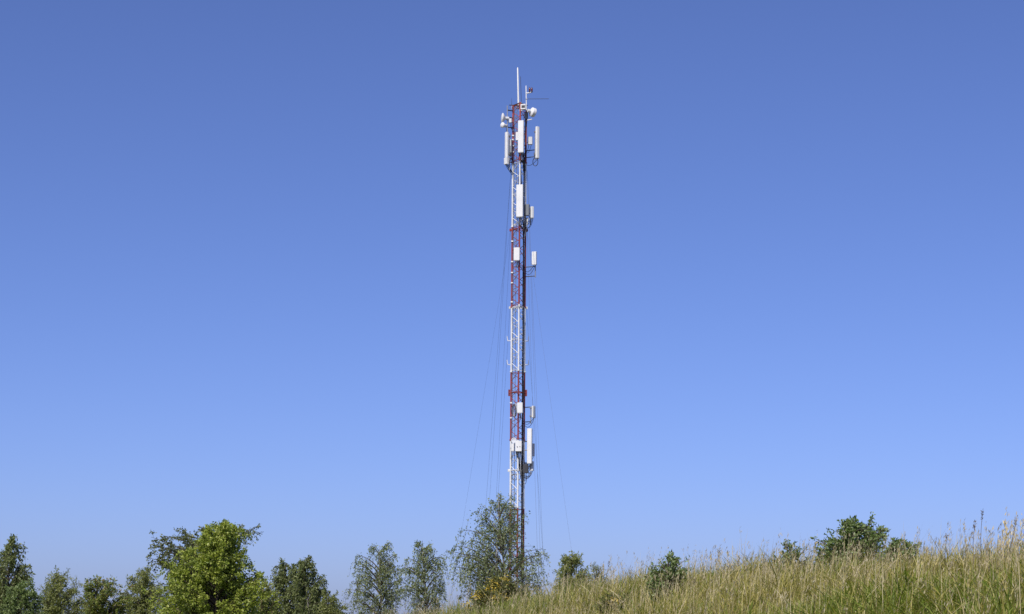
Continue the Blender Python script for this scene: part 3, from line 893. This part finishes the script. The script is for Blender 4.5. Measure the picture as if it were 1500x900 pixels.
def scatter(n, s0, s1, t0, t1, clump=0.55):
    """points on the bank, gathered into tussocks"""
    m = max(1, n // 60)
    cs, ct = rng.uniform(s0, s1, m), rng.uniform(t0, t1, m)
    pick = rng.integers(0, m, n)
    s = np.where(rng.random(n) < clump, cs[pick] + rng.normal(size=n) * 0.07, rng.uniform(s0, s1, n))
    t = np.where(rng.random(n) < 2, np.where(s == s, ct[pick] + rng.normal(size=n) * 0.07, 0), 0)
    fr = rng.random(n) > clump
    t = np.where(fr, rng.uniform(t0, t1, n), t)
    return BA[0] + s * BU[0] + t * BN[0], BA[1] + s * BU[1] + t * BN[1]


def greenness(x, y):
    s, t = bank_st(x, y)
    g = 0.3 + 0.4 * noise2(x, y, 0.9)
    g += 0.7 * np.exp(-((s - 10.5) / 3.2) ** 2)                     # the fresh patch towards the low end
    g += 0.4 * np.exp(-((s - 25.3) / 1.6) ** 2 - ((t + 1.8) / 0.9) ** 2)   # lush patch near the high end
    return np.clip(g, 0.04, 0.95)


def hgt(x, y):
    return 0.95 + 0.3 * noise2(x, y, 1.6) + 0.16 * noise2(x, y, 4.5)


GV, GT, OV, OT = [], [], [], []
go = oo = 0
NB = 260000
x, y = scatter(NB, -4, 28, -4.6, 2.6)
g = rng.random(NB) < greenness(x, y)
for flag, VV, TT, hm in ((True, GV, GT, 0.36), (False, OV, OT, 0.4)):
    xx, yy = x[g == flag], y[g == flag]
    n = len(xx)
    hh = hm * hgt(xx, yy) * rng.uniform(0.45, 1.3, n)
    ww = rng.uniform(0.006, 0.015, n) * (1.25 if flag else 1.0)
    az = np.where(rng.random(n) < 0.35, rng.normal(size=n) * 0.7 + 0.2, rng.uniform(0, 2 * np.pi, n))
    v, t, _, _ = blades(xx, yy, hh, ww, rng.normal(size=n) * 0.22 + 0.12, az, rng.uniform(0.05, 1.1, n))
    VV.append(v); TT.append(t)
np_mesh('green_grass', GV[0], GT[0], L['green_grass'], None, 'stuff')
np_mesh('dry_grass', OV[0], OT[0], L['olive_grass'], None, 'stuff')
bpy.data.objects['green_grass']['label'] = 'fresh green grass blades covering the bank'
bpy.data.objects['green_grass']['category'] = 'grass'
bpy.data.objects['dry_grass']['label'] = 'olive drying grass blades covering the bank'
bpy.data.objects['dry_grass']['category'] = 'grass'

# lush broad-bladed patches
NL = 4200
cs_, ct_ = np.array([25.2, 24.2, 26.3, 10.5, 12.0, 9.0]), np.array([-1.9, -2.4, -2.2, -1.3, -1.8, -0.8])
pk = rng.choice(6, NL, p=[.3, .2, .2, .12, .1, .08])
ss, tt = cs_[pk] + rng.normal(size=NL) * 0.55, ct_[pk] + rng.normal(size=NL) * 0.4
x, y = BA[0] + ss * BU[0] + tt * BN[0], BA[1] + ss * BU[1] + tt * BN[1]
v, t, _, _ = blades(x, y, rng.uniform(0.25, 0.5, NL), rng.uniform(0.012, 0.022, NL), rng.normal(size=NL) * 0.2 + 0.15, rng.uniform(0, 2 * np.pi, NL), rng.uniform(0.4, 1.2, NL), 4)
o = np_mesh('broad_grass', v, t, L['green_grass'], None, 'stuff')
o['label'], o['category'] = 'lush broad green grass blades in patches on the bank', 'grass'

# tall seed-bearing stalks
NS = 15000
x, y = scatter(NS, -3, 28, -4.0, 2.2, 0.35)
hh = 0.5 * hgt(x, y) * rng.uniform(0.55, 1.35, NS)
v, t, tip, dr = blades(x, y, hh, rng.uniform(0.0035, 0.006, NS), rng.normal(size=NS) * 0.12 + 0.06, rng.normal(size=NS) * 0.8 + 0.3, rng.uniform(0.0, 0.3, NS))
o = np_mesh('straw_stalks', v, t, L['straw'], None, 'stuff')
o['label'], o['category'] = 'pale straw stalks of tall grass over the bank', 'grass'
k = 7
has = rng.random(NS) < 0.45
tp = tip[has]
pos = np.repeat(tp, k, 0) + rng.normal(size=(len(tp) * k, 3)) * [0.006, 0.006, 0.03] - [0, 0, 0.04]
ax = np.concatenate([np.repeat(dr[has], k, 0) * 0.35, np.ones((len(tp) * k, 1))], 1) + rng.normal(size=(len(tp) * k, 3)) * 0.25
ls = rng.uniform(0.02, 0.045, len(pos))
v, t = leaf_mesh(pos, ax, ls, ls * 0.16)
o = np_mesh('seed_heads', v, t, L['seed'], None, 'stuff')
o['label'], o['category'] = 'buff seed heads on the tall grass of the bank', 'grass'
# fallen straws lying across the slope
NF = 1500
x, y = scatter(NF, 0, 28, -3.6, -0.3, 0.1)
v, t, _, _ = blades(x, y, rng.uniform(0.2, 0.5, NF), rng.uniform(0.005, 0.009, NF), rng.uniform(0.3, 0.9, NF), rng.uniform(0, 2 * np.pi, NF), rng.uniform(0.2, 1.0, NF), 4)
o = np_mesh('bent_straws', v + np.array([0, 0, 0.15]), t, L['straw'], None, 'stuff')
o['label'], o['category'] = 'bent and fallen pale straws tangled through the bank grass', 'grass'


def tuft(name, label, px, Y, top, n, width, leafm, stalk=True, curl=(0.05, 0.4), w=(0.005, 0.01), lean_az=0.3, group=None, seedm='seed'):
    """one tussock that stands out from the rest; top is the photo row its tips reach"""
    p = at(px, top, Y)
    gz = float(ground_z(p.x, Y))
    root = thing(name, label, 'grass tuft', (p.x, Y, gz - 0.02), group)
    x = p.x + rng.normal(size=n) * width
    y = Y + rng.normal(size=n) * width
    hh = (p.z - gz) * rng.uniform(0.55, 1.0, n)
    v, t, tip, dr = blades(x, y, hh, rng.uniform(*w, n), rng.normal(size=n) * 0.1 + 0.08, rng.normal(size=n) * 0.7 + lean_az, rng.uniform(*curl, n), 5)
    np_mesh('blades', v, t, L[leafm], root, 'stuff')
    if stalk:
        k = 16
        sel = tip[rng.random(n) < 0.5]
        pos = np.repeat(sel, k, 0) + rng.normal(size=(len(sel) * k, 3)) * [0.008, 0.008, 0.045] - [0, 0, 0.05]
        ls = rng.uniform(0.02, 0.05, len(pos))
        v, t = leaf_mesh(pos, rng.normal(size=pos.shape) * 0.3 + [0.2, 0, 1], ls, ls * 0.28)
        np_mesh('seed_heads', v, t, L[seedm], root, 'stuff')
    return root


tuft('reed_tuft', 'cream dry reed tuft arching in front of the rounded crest bush', 1248, 19.0, 776, 46, 0.1, 'reed', False, (0.3, 0.9), (0.01, 0.018), 0.0)
tuft('reed_tuft', 'smaller cream reed tuft bending over beside the rounded crest bush', 1268, 18.6, 798, 24, 0.08, 'reed', False, (0.5, 1.1), (0.01, 0.016), 0.0)
tuft('tall_grass_tuft', 'tallest pale grass tuft with feathery heads at the high end of the crest', 1476, 15.6, 752, 44, 0.05, 'straw', True, (0.0, 0.15), (0.005, 0.009), 0.4, seedm='reed')
tuft('tall_grass_tuft', 'thinner grass tuft beside the tallest tuft of the crest', 1448, 16.0, 775, 26, 0.07, 'straw', True, (0.0, 0.25), (0.004, 0.008), 0.4)
tuft('tall_grass_tuft', 'sparse upright grass tuft beyond the sapling of the slope', 1055, 21.5, 800, 40, 0.22, 'straw', True, (0.0, 0.2), (0.004, 0.007), 0.5)
tuft('tall_grass_tuft', 'sparse upright grass tuft next to the spiky sapling', 1118, 20.8, 806, 36, 0.25, 'straw', True, (0.0, 0.2), (0.004, 0.007), 0.5)
tuft('tall_grass_tuft', 'feathery grass tuft between the wispy bush and the leafy sapling', 915, 27.0, 828, 40, 0.25, 'straw', True, (0.0, 0.2), (0.005, 0.008), 0.5)
tuft('tall_grass_tuft', 'grass tuft standing against the sky past the low dark bush', 1375, 17.4, 790, 36, 0.2, 'straw', True, (0.0, 0.3), (0.004, 0.007), 0.2)


def weed_stalk(label, px, Y, top, lean=0.02):
    p = at(px, top, Y)
    gz = float(ground_z(p.x, Y))
    root = thing('weed_stalk', label, 'weed', (p.x - lean * 3, Y, gz - 0.02), 'dry weed stalks on the crest')
    h = p.z - gz
    pts = np.array([[p.x - lean * 3 * (1 - u) + 0.01 * math.sin(6 * u), Y, gz - 0.02 + h * u] for u in np.linspace(0, 1, 8)])
    v, t = tubes_np([(pts, 0.0035, 0.0018)], 5)
    np_mesh('stem', v, t, L['dock'], root)
    u = rng.uniform(0.88, 1.0, 34)
    pos = np.stack([np.interp(u, np.linspace(0, 1, 8), pts[:, 0]), np.full(34, Y), gz + h * u], 1) + rng.normal(size=(34, 3)) * [0.004, 0.004, 0.01]
    ls = rng.uniform(0.01, 0.022, 34)
    v, t = leaf_mesh(pos, rng.normal(size=(34, 3)) * 0.5 + [0, 0, 0.8], ls, ls * 0.4)
    np_mesh('seed_head', v, t, L['dock'], root, 'stuff')


weed_stalk('dark dry weed stalk just short of the tallest grass tuft', 1429, 16.2, 764)
weed_stalk('tallest dark dry weed stalk on the crest, thin and straight', 1440, 16.5, 748)
weed_stalk('dark dry weed stalk leaning past the tallest grass tuft', 1490, 15.5, 758, 0.05)
weed_stalk('short dark weed stalk over the dip past the low dark bush', 1388, 17.2, 784)
weed_stalk('lone dark weed stalk between the wispy bush and the leafy sapling', 893, 27.5, 823, 0.04)
